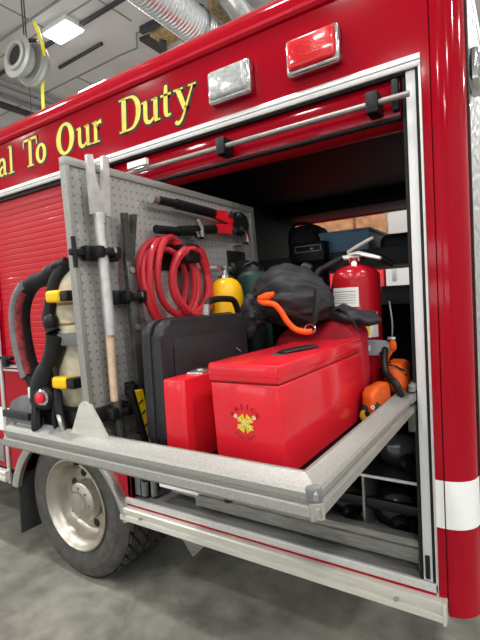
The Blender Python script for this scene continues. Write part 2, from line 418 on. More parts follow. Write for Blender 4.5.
# far side, floor, bulkheads of the box body
b = MB()
b.box(XL,-2.0,2.32,2.36,.5,2.86); b.box(-2.0,-.17,2.32,2.36,2.37,2.86); b.box(-.36,-.17,2.32,2.36,.5,2.37); b.box(-2.0,-.36,2.32,2.36,.5,.62)
b.build('far_panel', 'red', TR)
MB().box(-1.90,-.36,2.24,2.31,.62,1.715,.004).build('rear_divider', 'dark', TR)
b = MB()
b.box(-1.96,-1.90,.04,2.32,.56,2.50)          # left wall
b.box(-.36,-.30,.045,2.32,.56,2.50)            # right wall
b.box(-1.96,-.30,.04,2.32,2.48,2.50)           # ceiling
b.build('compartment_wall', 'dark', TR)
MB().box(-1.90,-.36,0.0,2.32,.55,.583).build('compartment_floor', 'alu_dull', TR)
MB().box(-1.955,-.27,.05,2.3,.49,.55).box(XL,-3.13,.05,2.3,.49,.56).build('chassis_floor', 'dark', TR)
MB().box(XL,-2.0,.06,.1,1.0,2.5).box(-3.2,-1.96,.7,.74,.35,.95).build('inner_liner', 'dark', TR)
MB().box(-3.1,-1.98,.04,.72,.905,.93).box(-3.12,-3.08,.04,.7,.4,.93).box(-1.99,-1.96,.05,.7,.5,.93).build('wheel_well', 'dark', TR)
MB().box(XL,-.3,1.0,1.2,.3,.5).build('chassis_rail', 'dark', TR)
# white reflective stripe
b = MB()
MB().box(-.297,-.2665,-.0025,.0005,.808,.984).build('white_stripe', 'white', TR)
n = 14
q = [(-.262+.1021*sin(PI/2*i/n), .1-.1021*cos(PI/2*i/n)) for i in range(n+1)]
b.prism([(x,y,.808) for x,y in q]+[(x-.001,y+.004,.808) for x,y in q[::-1]], (0,0,.176))
b.build('white_stripe', 'white', TR)
MB().box(-3.115,-2.75,-.0025,.0005,.83,1.0).box(-2.75,-1.905,-.0025,.0005,.945,1.0).build('white_stripe', 'white', TR)
MB().box(XL,-3.165,-.0025,.0005,.83,1.0).build('white_stripe', 'white', TR)
# trim round the openings
b = MB()
pr = [(0,2.458),(-.012,2.458),(-.014,2.462),(-.014,2.474),(-.008,2.476),(-.008,2.480),(-.014,2.482),(-.014,2.496),(-.010,2.502),(0,2.502)]
b.sweepx(pr, XL, -.294)
b.box(-.3015,-.294,-.010,.002,.548,2.47)
b.box(-1.94,-.294,-.010,.004,.558,.592,.002)
b.build('opening_trim', 'alu_clean', TR)
MB().box(-.313,-.3015,-.002,.03,.592,2.456).box(-.362,-.346,.015,.045,.592,2.456).box(-3.13,-2.0,.004,.025,2.435,2.456).box(-1.9,-.35,.0,.02,2.449,2.457).build('rubber_seal', 'blackrub', TR)
MB().box(-.346,-.313,.0,.035,.592,2.456,.003).build('door_jamb', 'jamb', TR)
MB().box(-1.93,-1.9,.0,.035,.592,2.456,.003).build('door_jamb', 'jamb', TR)
MB().box(-.339,-.322,-.006,.004,.60,.69,.003).box(-.336,-.325,-.012,-.004,.605,.64,.002).build('door_latch', 'black', TR)
MB().box(-1.9,-1.86,.03,.06,.60,2.4).cyl((-1.84,.05,.6),(-1.84,.05,1.2),.02,.02,10).cyl((-1.79,.07,.6),(-1.79,.07,1.2),.018,.018,10).build('door_track', 'grey', TR)
# closed roller shutter over the wheel
b = MB(); pr = []
z = 1.345
while z < 2.44:
    pr += [(.0245, z), (.0225, z+.003), (.0215, z+.018), (.0225, z+.033), (.0245, z+.036)]
    z += .038
pr += [(.05, z), (.05, 1.345)]
b.sweepx(pr, -3.12, -2.0)
sh = b.build('roller_shutter', 'shutter', TR, ang=20)
MB().box(-3.12,-2.0,.008,.03,1.315,1.35,.004).box(-3.12,-2.0,-.012,.008,1.338,1.348,.002).build('bottom_bar', 'shutter', sh)
MB().box(-3.12,-2.0,-.008,.01,1.268,1.282,.002).box(-3.12,-2.0,-.008,.01,1.292,1.312,.002).build('sill_trim', 'alu_clean', sh)
MB().box(-3.12,-2.98,-.03,.01,1.352,1.372,.005).box(-3.08,-3.03,-.035,.008,1.30,1.36,.006).build('latch', 'black', sh)
MB().box(-3.165,-3.135,-.012,.004,.45,1.70,.003).build('door_edge_trim', 'alu_clean', TR)
cb = MB().box(-3.42,-3.2,-.008,.004,.60,.76,.004).build('kick_plate', 'alu_dull', TR)
MB().cyl((-3.3,-.012,.72),(-3.22,-.012,.62),.008,.008,8).build('catch', 'chrome', cb)
# raised roller door of the open compartment
dr = MB().box(-1.89,-.37,.022,.06,2.315,2.449,.004).build('raised_door', 'red', TR)
MB().box(-1.89,-.37,.02,.05,2.305,2.318,.003).build('door_lip', 'blackrub', dr)
b = MB(); b.lathe([(.08,-1.88),(.08,-.38)], (0,.16,2.39), (1,0,0), 24); b.build('door_roll', 'shutter', dr)
MB().tube([(-1.75,-.035,2.362),(-.328,-.035,2.362)], .011, 12).build('lift_bar', 'alu_dull', dr)
for x in (-1.125,-.455): MB().box(x-.023,x+.023,-.056,.036,2.325,2.402,.007).build('bar_clip', 'black', dr)
MB().box(-.395,-.372,-.01,.03,2.33,2.44,.004).build('end_cap', 'black', dr)
MB().box(-1.69,-1.56,-.05,-.07,2.372,2.402).build('name_plate', 'label', dr)
# warning lamps
for x, m in ((-.6795,'redlens'), (-1.071,'clearlens')):
    bz = MB().box(x-.112,x+.112,-.046,.0,2.554,2.699,.014,3).build('warning_light', 'chrome', TR)
    bm_ = MB(); bm_.box(x-.100,x+.099,-.062,-.02,2.568,2.691,.018,4); bm_.build('lens', m, bz)
# lettering
G = {
 'a': ([[(.09,.47,.10),(.16,.58,.09),(.28,.6,.10),(.37,.52,.15),(.39,.4,.16),(.39,.14,.16),(.44,.05,.10),(.52,.06,.05)], [(.38,.36,.06),(.2,.30,.09),(.10,.17,.15),(.16,.05,.10),(.28,.05,.07),(.38,.16,.05)]], [], .56),
 'l': ([[(.16,.95,.15),(.16,.03,.15)], [(.02,.93,.06),(.18,.95,.07)], [(.0,.02,.05),(.32,.02,.05)]], [], .36),
 'T': ([[(.40,.93,.18),(.40,.03,.18)], [(.02,.91,.09),(.78,.91,.09)], [(.04,.93,.06),(.02,.68,.04)], [(.76,.93,.06),(.78,.68,.04)], [(.22,.025,.06),(.58,.025,.06)]], [], .84),
 'o': ([], [(.29,.31,.29,.33,.12,.24)], .62),
 'O': ([], [(.42,.47,.42,.5,.21,.41)], .9),
 'u': ([[(.14,.6,.16),(.14,.18,.16),(.22,.05,.12),(.34,.05,.09),(.46,.16,.06)], [(.50,.62,.16),(.50,.04,.16)], [(.0,.60,.05),(.18,.62,.06)], [(.36,.60,.05),(.54,.62,.06)], [(.46,.025,.06),(.66,.03,.05)]], [], .7),
 'r': ([[(.16,.62,.16),(.16,.03,.16)], [(.02,.6,.05),(.2,.62,.06)], [(.0,.02,.05),(.34,.02,.05)], [(.2,.42,.06),(.28,.56,.09),(.42,.58,.14)]], [], .52),
 'D': ([[(.18,.93,.19),(.18,.03,.19)], [(.0,.92,.06),(.40,.92,.06),(.58,.85,.12),(.70,.66,.19),(.72,.47,.20),(.68,.26,.18),(.56,.09,.11),(.38,.03,.06),(.0,.03,.06)]], [], .84),
 't': ([[(.19,.84,.10),(.18,.6,.15),(.18,.16,.15),(.24,.05,.10),(.36,.06,.05)], [(.0,.59,.06),(.36,.59,.06)]], [], .42),
 'y': ([[(.14,.6,.16),(.36,.06,.15)], [(.60,.6,.05),(.40,.12,.07),(.26,-.18,.08),(.14,-.26,.11),(.06,-.2,.10)], [(.0,.6,.05),(.3,.6,.05)], [(.46,.6,.05),(.7,.6,.05)]], [], .66),
}
def glyph(mb, ch, x0, w, z0, h, y, grow=0, dx=0, dz=0, shear=.1):
    st, rings, adv = G[ch]; sx = w/adv
    def W(u, v): return (x0+u*sx+v*h*shear*.6+dx, y, z0+v*h+dz)
    for s_ in st:
        P = [Vector((W(u,v)[0], W(u,v)[2])) for u, v, _ in s_]; Wd = [q[2]*h*.95+2*grow for q in s_]
        if len(P) > 2:
            P2 = bez([(p.x,0,p.y) for p in P], 5); P = [Vector((p.x,p.z)) for p in P2]
            wd = []
            for i in range(len(Wd)-1): wd += [Wd[i]+(Wd[i+1]-Wd[i])*k/5 for k in range(5)]
            Wd = wd+[Wd[-1]]
        k = len(P)
        if grow:
            d = (P[1]-P[0]).normalized(); P[0] = P[0]-d*grow; d = (P[-1]-P[-2]).normalized(); P[-1] = P[-1]+d*grow
        vs = []
        for i in range(k):
            t_ = (P[min(i+1,k-1)]-P[max(i-1,0)]).normalized(); nn = Vector((-t_.y, t_.x))
            for sg in (1,-1):
                p = P[i]+nn*sg*Wd[i]/2; vs.append((p.x, y, p.y))
        mb.add(vs, [[2*i, 2*i+1, 2*i+3, 2*i+2] for i in range(k-1)])
    for cx, cy, rx, ry, ix, iy in rings:
        vs = []; n = 32
        for i in range(n):
            a = 2*PI*i/n
            p = W(cx, cy); g = grow
            ox = (rx*sx+g)*cos(a); oz = (ry*h+g)*sin(a); qx = max(.002, ix*sx-g)*cos(a+.25); qz = max(.002, iy*h-g)*sin(a+.25)
            vs += [(p[0]+ox+oz*shear*.6, y, p[2]+oz), (p[0]+qx+qz*shear*.6, y, p[2]+qz)]
        mb.add(vs, [[2*i, 2*i+1, 2*((i+1) % n)+1, 2*((i+1) % n)] for i in range(n)])
b = MB()
for ch, x0, x1 in (('a',-2.99,-2.875),('l',-2.865,-2.79),('T',-2.69,-2.53),('o',-2.555,-2.44),('O',-2.345,-2.165),('u',-2.155,-2.02),('r',-2.02,-1.925),
                   ('D',-1.80,-1.635),('u',-1.635,-1.50),('t',-1.505,-1.425),('y',-1.42,-1.29)):
    b.m = 1; glyph(b, ch, x0, x1-x0, 2.592, .182, -.0012, .008); glyph(b, ch, x0, x1-x0, 2.592, .182, -.0016, .006, .007, -.008)
    b.m = 0; glyph(b, ch, x0, x1-x0, 2.592, .182, -.0030)
b.build('lettering', ['gold','ink'], TR, flat=True)

# rub rail, red line, sill, brackets
def rubrail(x0, x1):
    b = MB()
    b.sweepx([(0,.545),(-.035,.545),(-.042,.540),(-.042,.520),(-.034,.516),(-.034,.506),(-.044,.502),(-.046,.478),(-.040,.472),(0,.472)], x0, x1)
    return b
r_ = rubrail(-1.957,-.275); r_.box(-.277,-.265,-.05,0,.468,.548,.003)
r_.build('rub_rail', 'rail', TR)
rubrail(XL,-3.14).build('rub_rail', 'rail', TR)
MB().box(-1.955,-.27,-.004,.02,.545,.559).box(-1.957,-.266,.0,.04,.47,.55).build('red_sill', 'red', TR)
MB().cyl((-.44,-.05,.512),(-.44,-.03,.512),.007,.007,8).cyl((-1.8,-.05,.512),(-1.8,-.03,.512),.006,.006,8).build('rail_bolt', 'chrome', TR)
MB().prism([(-2.02,.3,.47),(-1.40,.3,.47),(-1.734,.3,.134)], (0,.012,0)).build('under_bracket', 'alu_dull', TR)
MB().prism([(-2.2,.62,.49),(-1.8,.62,.49),(-2.0,.62,.2)], (0,.012,0)).build('under_bracket', 'alu_dull', TR)
# fender flare and mudflap
b = MB(); n = 30; vs = []; fs = []
prf = [(-.045,.0),(-.045,-.03),(-.03,-.042),(.0,-.045),(.01,-.03),(.01,.02)]
for i in range(n+1):
    a = a0*.80+(PI-1.6*a0)*i/n
    for dr_, y in prf: vs.append((ac+(ar+dr_+.01)*cos(a), y, az+(ar+dr_+.01)*sin(a)))
k = len(prf)
for i in range(n):
    for q_ in range(k-1): fs.append([i*k+q_, i*k+q_+1, (i+1)*k+q_+1, (i+1)*k+q_])
fs.append(list(range(k))); fs.append([n*k+q_ for q_ in range(k)][::-1])
b.add(vs, fs)
b.build('fender_flare', 'polish', TR)
MB().box(-3.035,-3.015,-.02,.42,.12,.54,.004).build('mudflap', 'mud', TR)

# wheels
def wheel(cx, cz, y0, parent):
    w_ = MB()
    R = .487; wd = .25
    prof = [(.285,y0+.03),(.29,y0+.012),(.315,y0+.003),(.36,y0-.008),(.40,y0-.006),(.406,y0-.002),(.43,y0+.002),(.457,y0+.014),(.472,y0+.03)]
    w_.lathe(prof, (cx,0,cz), (0,1,0), 72, False)
    prof2 = [(.472,y0+wd-.03),(.455,y0+wd-.015),(.36,y0+wd),(.30,y0+wd),(.27,y0+wd-.03)]
    w_.lathe(prof2, (cx,0,cz), (0,1,0), 72, False)
    ny = 24; na = 216; vs = []; fs = []
    for iy in range(ny+1):
        y = y0+.03+(wd-.06)*iy/ny; row = min(5, int(iy/ny*6)); fx = iy/ny*6-row
        for ia in range(na):
            g = (ia+(row % 2)*3+int(fx*2)) % 6
            low = g == 0 or (fx < .2 and 0 < iy < ny)
            r = R-.022 if low else R-.003*abs(iy/ny-.5)*2
            if iy in (0, ny): r = R-.026 if g == 0 else R-.01
            vs.append((cx+r*cos(2*PI*ia/na), y, cz+r*sin(2*PI*ia/na)))
    ft = []; fg = []
    for iy in range(ny):
        for ia in range(na):
            q4 = [iy*na+ia, iy*na+(ia+1) % na, (iy+1)*na+(ia+1) % na, (iy+1)*na+ia]
            dp = sum(math.hypot(vs[k_][0]-cx, vs[k_][2]-cz) for k_ in q4)/4
            (fg if dp < R-.012 else ft).append(q4)
    w_.m = 0; w_.add(vs, ft); w_.m = 1; w_.add(vs, fg); w_.m = 0
    wo = w_.build('wheel', ['tire','blackrub'], parent, ang=25)
    rm = MB()
    rm.lathe([(.283,y0+.03),(.299,y0+.004),(.297,y0-.006),(.287,y0-.008),(.278,y0+.002),(.270,y0+.018),(.262,y0+.024),(.250,y0+.040),(.240,y0+.055),(.232,y0+.10),(.208,y0+.125),(.12,y0+.118)], (cx,0,cz), (0,1,0), 72, False)
    rm.build('rim', 'wheel', wo, ang=40)
    for k in range(8):
        a = 2*PI*k/8+.3; c = Vector((cx+.168*cos(a), y0+.1225, cz+.168*sin(a)))
        MB().lathe([(.0,-.006),(.024,-.006),(.029,-.002),(.029,.006)], c, (0,1,0), 16).build('hand_hole', 'ink', wo)
    hb = MB()
    hb.lathe([(.134,y0+.12),(.132,y0+.075),(.124,y0+.050),(.104,y0+.036),(.075,y0+.030),(.07,y0+.018),(.03,y0+.010),(.0,y0+.009)], (cx,0,cz), (0,1,0), 40)
    for k in range(8):
        a = 2*PI*k/8; hb.cyl((cx+.094*cos(a),y0+.05,cz+.094*sin(a)), (cx+.094*cos(a),y0+.024,cz+.094*sin(a)), .011, .009, 6)
    hb.build('hub_cap', 'wheel', wo)
    return wo
wheel(-2.47, .417, .03, TR); wheel(-2.47, .417, .33, TR)
wheel(-2.47, .417, 1.85, TR)

# ------------------------------------------------------------------ pulled-out tray with tool board (parts of the truck)
TY = MB().box(-1.47,-.40,-.86,1.0,1.238,1.25).build('slide_out_tray', 'dark', TR)
fr = [(-.848,1.238),(-.848,1.301),(-.852,1.307),(-.860,1.307),(-.864,1.303),(-.896,1.289),(-.901,1.281),(-.901,1.268),(-.894,1.264),(-.894,1.258),(-.906,1.254),(-.908,1.235),(-.902,1.228),(-.860,1.224)]
b = MB().sweepx(fr, -1.50, -.375)
for v in b.v:
    if v.x > -1: v.x = -.36-(v.y+.90)
b.build('front_rail', 'alu', TY, ang=25)
sr = [(-.412,1.238),(-.412,1.301),(-.408,1.307),(-.400,1.307),(-.396,1.303),(-.364,1.289),(-.359,1.281),(-.359,1.268),(-.366,1.264),(-.366,1.258),(-.354,1.254),(-.352,1.235),(-.358,1.228),(-.400,1.224)]
b = MB().sweepy(sr, -.898, .6)
for v in b.v:
    if v.y < 0: v.y = -.90-(v.x+.36)
b.build('side_rail', 'alu', TY, ang=25)
MB().sweepy([(-1.91-x,z) for x,z in sr] if False else [(-1.47,1.238),(-1.47,1.302),(-1.49,1.305),(-1.50,1.29),(-1.50,1.235),(-1.48,1.224)], -.88, .6).build('side_rail', 'alu', TY, ang=25)
MB().rbox((-.371,-.889,1.2775),(.034,.022,.036),(0,0,PI/4),.009,4).build('corner_cap', 'grey', TY)
MB().rbox((-.363,-.896,1.246),(.030,.014,.036),(0,0,PI/4),.002).build('corner_plate', 'polish', TY)
MB().prism([(-1.178,-.868,1.300),(-1.130,-.868,1.392),(-1.116,-.868,1.402),(-1.098,-.868,1.402),(-1.086,-.868,1.392),(-1.020,-.868,1.300)], (0,.014,0)).build('gusset', 'rail', TY)
for y0, y1, z0, z1 in ((-.06,.3,1.27,1.30),(-.02,.3,1.305,1.335)):
    MB().box(-.372,-.350,y0,y1,z0,z1,.004).build('slide_channel', 'alu_dull', TY)
MB().box(-.372,-.35,.02,.05,1.20,1.34,.003).box(-.375,-.352,-.03,.0,1.16,1.26,.003).build('slide_bracket', 'dsteel', TY)
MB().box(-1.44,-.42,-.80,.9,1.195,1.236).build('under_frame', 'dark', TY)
for x in (-1.2,-.9,-.62): MB().cyl((x,-.84,1.19),(x,-.84,1.235),.012,.012,8).build('under_bolt', 'black', TY)

# lower stowed tray and its cubbies
LT = MB().box(-1.70,-.385,.115,1.2,.62,.632).build('lower_tray', 'alu_dull', TR)
MB().sweepx([(.08,.60),(.08,.655),(.09,.662),(.075,.668),(.075,.695),(.085,.70),(.115,.70),(.115,.60)], -1.50, -.37).build('tray_front', 'alu_dull', LT)
MB().box(-1.72,-1.45,.04,.09,.675,.735,.004).build('slide_end', 'white', LT)
b = MB()
for x in (-1.69,-1.66,-1.60,-1.52,-1.49): b.cyl((x,.036,.705),(x,.045,.705),.007,.007,8)
b.build('bolt_hole', 'ink', LT)
MB().box(-.372,-.345,.04,.1,.60,.71).build('slide_end', 'dsteel', LT)
SH = MB().box(-1.7,-.37,.154,1.2,.887,.895).build('cubby_shelf', 'darkgrey', TR)
MB().box(-1.7,-.37,.148,.154,.885,.897).build('shelf_edge', 'alu_clean', SH)
for x in (-.612,-1.0,-1.4): MB().box(x-.005,x+.005,.148,.9,.632,.886).build('divider', 'alu_dull', SH)
MB().box(-1.7,-.37,.16,.19,.745,.79,.008).build('retaining_strap', 'black', SH)
MB().box(-1.7,-.37,.3,1.2,1.10,1.108).build('upper_shelf', 'dark', SH)
# upper shelves deep inside
US = MB().box(-1.85,-.37,1.35,2.25,1.87,1.885).box(-1.85,-.37,1.33,1.35,1.855,1.975,.004).build('rear_shelf', 'darkgrey', TR)
MB().box(-1.85,-.37,1.4,2.2,1.60,1.615).box(-1.85,-.37,1.38,1.4,1.59,1.715,.004).build('shelf_edge', 'darkgrey', US)
MB().cyl((-.50,2.28,2.5),(-.50,2.28,2.52),.01,.01,8).build('ceiling_hook', 'white', TR)
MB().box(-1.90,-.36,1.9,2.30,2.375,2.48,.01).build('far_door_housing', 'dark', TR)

# tool board: frame leans a little outwards
BA = rad(2.567)
BX = Matrix.Translation((-1.118,0,1.39)) @ Matrix.Rotation(-BA, 4, 'Y')      # board space: x off the left face, y along, z up the board
def bmb(): m_ = MB(); m_.X = BX.copy(); return m_
Z0, Z1, YA, YB = -.13, .737, -.862, .205
BD = bmb().box(.008,.022,YA+.02,YB-.02,Z0,Z1-.02).build('tool_board', 'peg', TR)
b = bmb()
b.box(0,.028,YA,YA+.014,Z0,Z1-.0255); b.box(0,.028,YA,YB,Z1-.025,Z1,.001); b.box(0,.028,YB-.03,YB,Z0,Z1-.0255)
b.build('board_frame', 'alu', BD)
def clamp(y0, y1, z, yc, lever=False):
    b = bmb()
    h = .022
    b.box(.022,.050,y0,y1,z-h,z+h,.004)
    b.box(.045,.085,yc-.045,yc-.018,z-h*.8,z+h*.8,.005); b.box(.045,.085,yc+.018,yc+.045,z-h*.8,z+h*.8,.005)
    b.box(.074,.092,yc-.022,yc+.022,z-.010,z+.010,.004)
    c_ = b.build('tool_clamp', 'black', BD)
    if lever:
        e = bmb(); e.box(.03,.045,y0-.05,y0+.01,z-.010,z+.010,.004); e.tube([(.04,y0-.035,z-.045),(.04,y0-.035,z+.045)], .007, 8)
        e.build('clamp_lever', 'black', BD)
    bmb().box(.092,.096,yc+.006,yc+.016,z-.004,z+.012).build('clamp_pin', 'chrome', BD)
clamp(-.835,-.712,.452,-.775,True); clamp(-.745,-.605,.316,-.682); clamp(-.85,-.73,-.035,-.782); clamp(-.72,-.62,.02,-.695)
bmb().box(.022,.03,-.545,-.30,.41,.51,.004).build('hook_plate', 'black', BD)
bmb().tube([(.03,-.43,.465),(.11,-.43,.455),(.125,-.43,.475)], .016, 10).box(.05,.12,-.46,-.37,.43,.50,.012).build('hose_hook', 'black', BD)
bmb().box(.022,.032,-.06,.085,.395,.51,.004).build('hook_plate', 'black', BD)
bmb().box(.03,.10,-.03,.02,.36,.46,.01).build('canister_hook', 'black', BD)
for yy, zz in ((-.316,.56),(.02,.565)):
    bmb().box(.022,.075,yy-.022,yy+.022,zz-.03,zz-.022).box(.070,.078,yy-.022,yy+.022,zz-.03,zz+.01).tube([(.085,yy-.02,zz+.045),(.088,yy+.005,zz+.015),(.085,yy+.012,zz-.02)], .009, 8).build('cutter_bracket', 'chrome', BD)
bmb().tube([(.03,-.27,.43),(.05,-.24,.42),(.06,-.19,.42)], .012, 8).build('valve_bracket', 'steel', BD)
# ------------------------------------------------------------------ tools on the board (things of their own)
t = thing('forked_pole', 'long pale pole with a forked steel head clipped at outer edge of board', 'rescue tool', BX @ Vector((.07,-.785,-.1)))
b = bmb(); yc = -.784; X0, X1 = .056, .068
b.prism([(X0,-.812,.742),(X0,-.791,.746),(X0,-.787,.68),(X0,-.778,.640),(X0,-.771,.640),(X0,-.761,.68),(X0,-.753,.752),(X0,-.730,.752),(X0,-.738,.65),(X0,-.746,.565),(X0,-.815,.565),(X0,-.815,.65)], (X1-X0,0,0))
b.cyl((.063,-.784,.57),(.063,-.784,.54),.020,.018,16)
b.build('fork_head', 'steel', t)
bmb().cyl((.063,-.786,.545),(.063,-.787,.20),.0165,.0165,16).build('pole', 'steel', t)
bmb().cyl((.060,-.789,.20),(.060,-.795,.0),.0125,.0115,16).build('wooden_pole', 'wood', t)
bmb().cyl((.063,-.790,.0),(.063,-.790,-.128),.0165,.0165,16).build('pole_foot', 'dsteel', t)
t = thing('pry_bar', 'dark steel forked pry bar standing between the pole and the hose coil', 'rescue tool', BX @ Vector((.07,-.69,-.1)))
b = bmb(); X0, X1 = .05, .07
b.prism([(X0,-.690,.585),(X0,-.668,.588),(X0,-.667,.52),(X0,-.655,.52),(X0,-.651,.586),(X0,-.628,.589),(X0,-.648,.49),(X0,-.660,.425),(X0,-.700,.425),(X0,-.690,.50)], (.015,0,0))
b.build('fork', 'dsteel', t)
bmb().box(.05,.072,-.702,-.664,-.128,.43,.004).build('bar', 'dsteel', t)
for z in (.40,.215): bmb().cyl((.07,-.683,z),(.076,-.683,z),.010,.010,12).build('bar_screw', 'polish', t)
t = thing('bolt_cutter', 'red bolt cutter with black grips mounted high on the board', 'bolt cutter', BX @ Vector((.07,-.2,.6)))
xo = .06
bmb().tube([(xo,-.525,.655),(xo,-.415,.655)], .0155, 12).tube([(xo,-.415,.655),(xo,-.185,.650)], .0195, 12).build('grip', 'black', t)
bmb().tube([(xo,-.54,.548),(xo,-.42,.553)], .0155, 12).tube([(xo,-.42,.553),(xo,-.190,.584)], .0195, 12).build('grip', 'black', t)
bmb().tube([(xo,-.548,.655),(xo,-.52,.655)], .0165, 12).build('grip_end', 'polish', t)
b = bmb()
b.prism([(xo-.01,-0.183,.664),(xo-.01,-0.088,.672),(xo-.01,-0.058,.655),(xo-.01,-0.038,.625),(xo-.01,-0.088,.618),(xo-.01,-0.183,.632)], (.02,0,0))
b.prism([(xo-.012,-0.183,.605),(xo-.012,-0.088,.618),(xo-.012,-0.038,.625),(xo-.012,-0.043,.575),(xo-.012,-0.183,.572)], (.018,0,0))
b.build('arm', 'toolred', t)
b = bmb()
b.prism([(xo-.008,-0.058,.660),(xo-.008,-0.028,.675),(xo-.008,0.022,.682),(xo-.008,0.062,.665),(xo-.008,0.077,.63),(xo-.008,0.062,.595),(xo-.008,0.022,.575),(xo-.008,-0.028,.585),(xo-.008,-0.053,.60)], (.02,0,0))
b.build('jaw', 'black', t)
for y, z in ((-.078,.66),(-.058,.59),(-.01,.66),(.0,.60)): bmb().cyl((xo,y,z),(xo+.022,y,z),.012,.012,12).build('pivot_bolt', 'dsteel', t)
# coiled hose
pts = []
rs = random.Random(4)
keys = []
for k, (yy, zz, ry, rz, xx) in enumerate(((-.505,.372,.120,.148,.045),(-.520,.342,.115,.140,.058),(-.495,.352,.130,.165,.070),(-.485,.374,.120,.148,.080),
                        (-.410,.368,.112,.118,.098),(-.412,.350,.106,.128,.108),(-.392,.366,.100,.125,.092),(-.43,.34,.115,.14,.085))):
    keys.append((yy, zz, ry, rz, xx))
for k in range(len(keys)-1):
    for i in range(28):
        a = PI/2+2*PI*i/28; f = i/28
        yy, zz, ry, rz, xx = [keys[k][q]+(keys[k+1][q]-keys[k][q])*f for q in range(5)]
        pts.append(BX @ Vector((xx+.012*sin(2*a+k), yy+ry*cos(a), zz+rz*sin(a))))
b = MB(); b.tube(pts, .0118, 10)
tag(b.build('hose_coil', 'hose', None), 'coil of red hose hung on the perforated board', 'hose')

# ------------------------------------------------------------------ things standing on the tray
ZT = 1.2505
# breathing apparatus on the left of the board
t = thing('breathing_apparatus', 'black harness breathing set with a cream cylinder on the left of the board', 'breathing apparatus', (-1.3,-.76,ZT))
b = MB(); lx = -.045
cx, cy = -1.262, -.735
b.lathe([(.0,.585),(.03,.580),(.06,.565),(.08,.535),(.088,.49),(.088,.17),(.08,.12),(.055,.085),(.03,.075),(.03,.05)], (cx,cy,ZT), (lx,0,1), 32)
b.build('cylinder', 'cream', t)
for z in (.375,.44): MB().lathe([(.0885,z),(.0895,z+.001),(.0895,z+.007),(.0885,z+.008)], (cx,cy,ZT), (lx,0,1), 32, False).build('cylinder_band', 'brownline', t)
MB().lathe([(.089,.315),(.094,.316),(.094,.349),(.089,.35)], (cx,cy,ZT), (lx,0,1), 32, False).box(-1.25,-1.14,-.845,-.82,1.565,1.602,.003).build('metal_band', 'grey', t)
MB().box(-1.29,-1.20,-.82,-.66,ZT,1.33,.01).cyl((-1.25,-.76,1.3),(-1.25,-.83,1.31),.02,.016,12).build('cylinder_valve', 'black', t)
for z in (1.72,1.45):
    MB().box(-1.263,-1.195,-.868,-.826,z-.019,z+.019,.010,3).box(-1.25,-1.215,-.845,-.80,z-.012,z+.012,.004).build('clip', 'yellow', t)
    MB().box(-1.196,-1.160,-.862,-.815,z-.016,z+.016,.004).build('clip_base', 'black', t)
sp = bez([(-1.25,-.78,1.825),(-1.30,-.8,1.803),(-1.36,-.8,1.785),(-1.42,-.8,1.775),(-1.475,-.8,1.737),(-1.505,-.8,1.685),(-1.512,-.8,1.632),(-1.505,-.8,1.56),(-1.484,-.8,1.488),(-1.45,-.8,1.42),(-1.41,-.8,1.36)], 5)
MB().tube(sp, [(.030,.026)]*len(sp), 12, flat=(0,1,0)).build('shoulder_strap', 'blackrub', t)
sp2 = [p+Vector((.016,-.0205,0)) for p in sp[19:43]]
MB().tube(sp2, [(.013,.013)]*len(sp2), 10, flat=(0,1,0)).build('strap_pad', 'plum', t)
sp3 = [p+Vector((-.008,-.027,.002)) for p in sp[16:44]]
MB().tube(sp3, [(.012,.016)]*len(sp3), 10, flat=(0,1,0)).build('strap_edge', 'grey', t)
MB().blob((-1.315,-.80,1.80),(.035,.03,.026),.006,20,2,3).blob((-1.268,-.80,1.82),(.03,.03,.02),.004,20,5,3).build('strap_buckle', 'black', t)
MB().tube(bez([(-1.25,-.80,1.815),(-1.272,-.82,1.77),(-1.288,-.83,1.70),(-1.292,-.84,1.65),(-1.272,-.84,1.607)], 6), [.02]*24+[.026]*1, 12).build('air_hose', 'blackrub', t)
MB().blob((-1.279,-.84,1.64),(.024,.024,.03),0,1,0,3).build('hose_end', 'black', t)
b = MB()
b.tube(bez([(-1.255,-.84,1.60),(-1.272,-.84,1.545),(-1.308,-.845,1.485),(-1.335,-.85,1.43),(-1.335,-.85,1.385)], 5), [.034-.0004*i for i in range(10)]+[.036+.0008*i for i in range(11)], 14)
b.blob((-1.32,-.855,1.40),(.055,.035,.045),.004,15,1,3)
b.build('regulator', 'black', t)
MB().lathe([(.0,0),(.024,0),(.026,.006),(.022,.012),(.0,.013)], (-1.288,-.882,1.405), (.25,-1,0), 20).build('regulator_ring', 'chrome', t)
MB().lathe([(.0,0),(.017,0),(.016,.006),(.0,.009)], (-1.284,-.895,1.405), (.25,-1,0), 20).build('red_button', 'toolred', t)
MB().box(-1.352,-1.345,-.893,-.885,1.40,1.435,.002).build('white_mark', 'label', t)
b = MB(); b.prism([(-1.535,-.87,ZT),(-1.525,-.87,1.325),(-1.49,-.87,1.375),(-1.44,-.87,1.395),(-1.385,-.87,1.392),(-1.368,-.87,1.35),(-1.36,-.87,ZT)], (0,.16,0))
b.build('pouch', 'grey', t)
MB().box(-1.53,-1.375,-.885,-.872,1.32,1.345,.004).build('pouch_flap', 'case', t)
MB().box(-1.375,-1.18,-.84,-.66,ZT,1.36,.02).tube(bez([(-1.36,-.86,1.36),(-1.345,-.875,1.30),(-1.34,-.86,ZT+.01)],4),.018,8).tube(bez([(-1.26,-.85,1.42),(-1.235,-.86,1.34),(-1.21,-.85,ZT+.01)],4),.014,8).tube(bez([(-1.30,-.84,1.55),(-1.255,-.85,1.45),(-1.27,-.86,1.33),(-1.25,-.85,ZT+.01)],4),.009,8).build('back_frame', 'black', t)
MB().tube(bez([(-1.475,-.80,1.42),(-1.45,-.82,1.36),(-1.42,-.82,1.27)],4), .014, 8).build('waist_strap', 'blackrub', t)
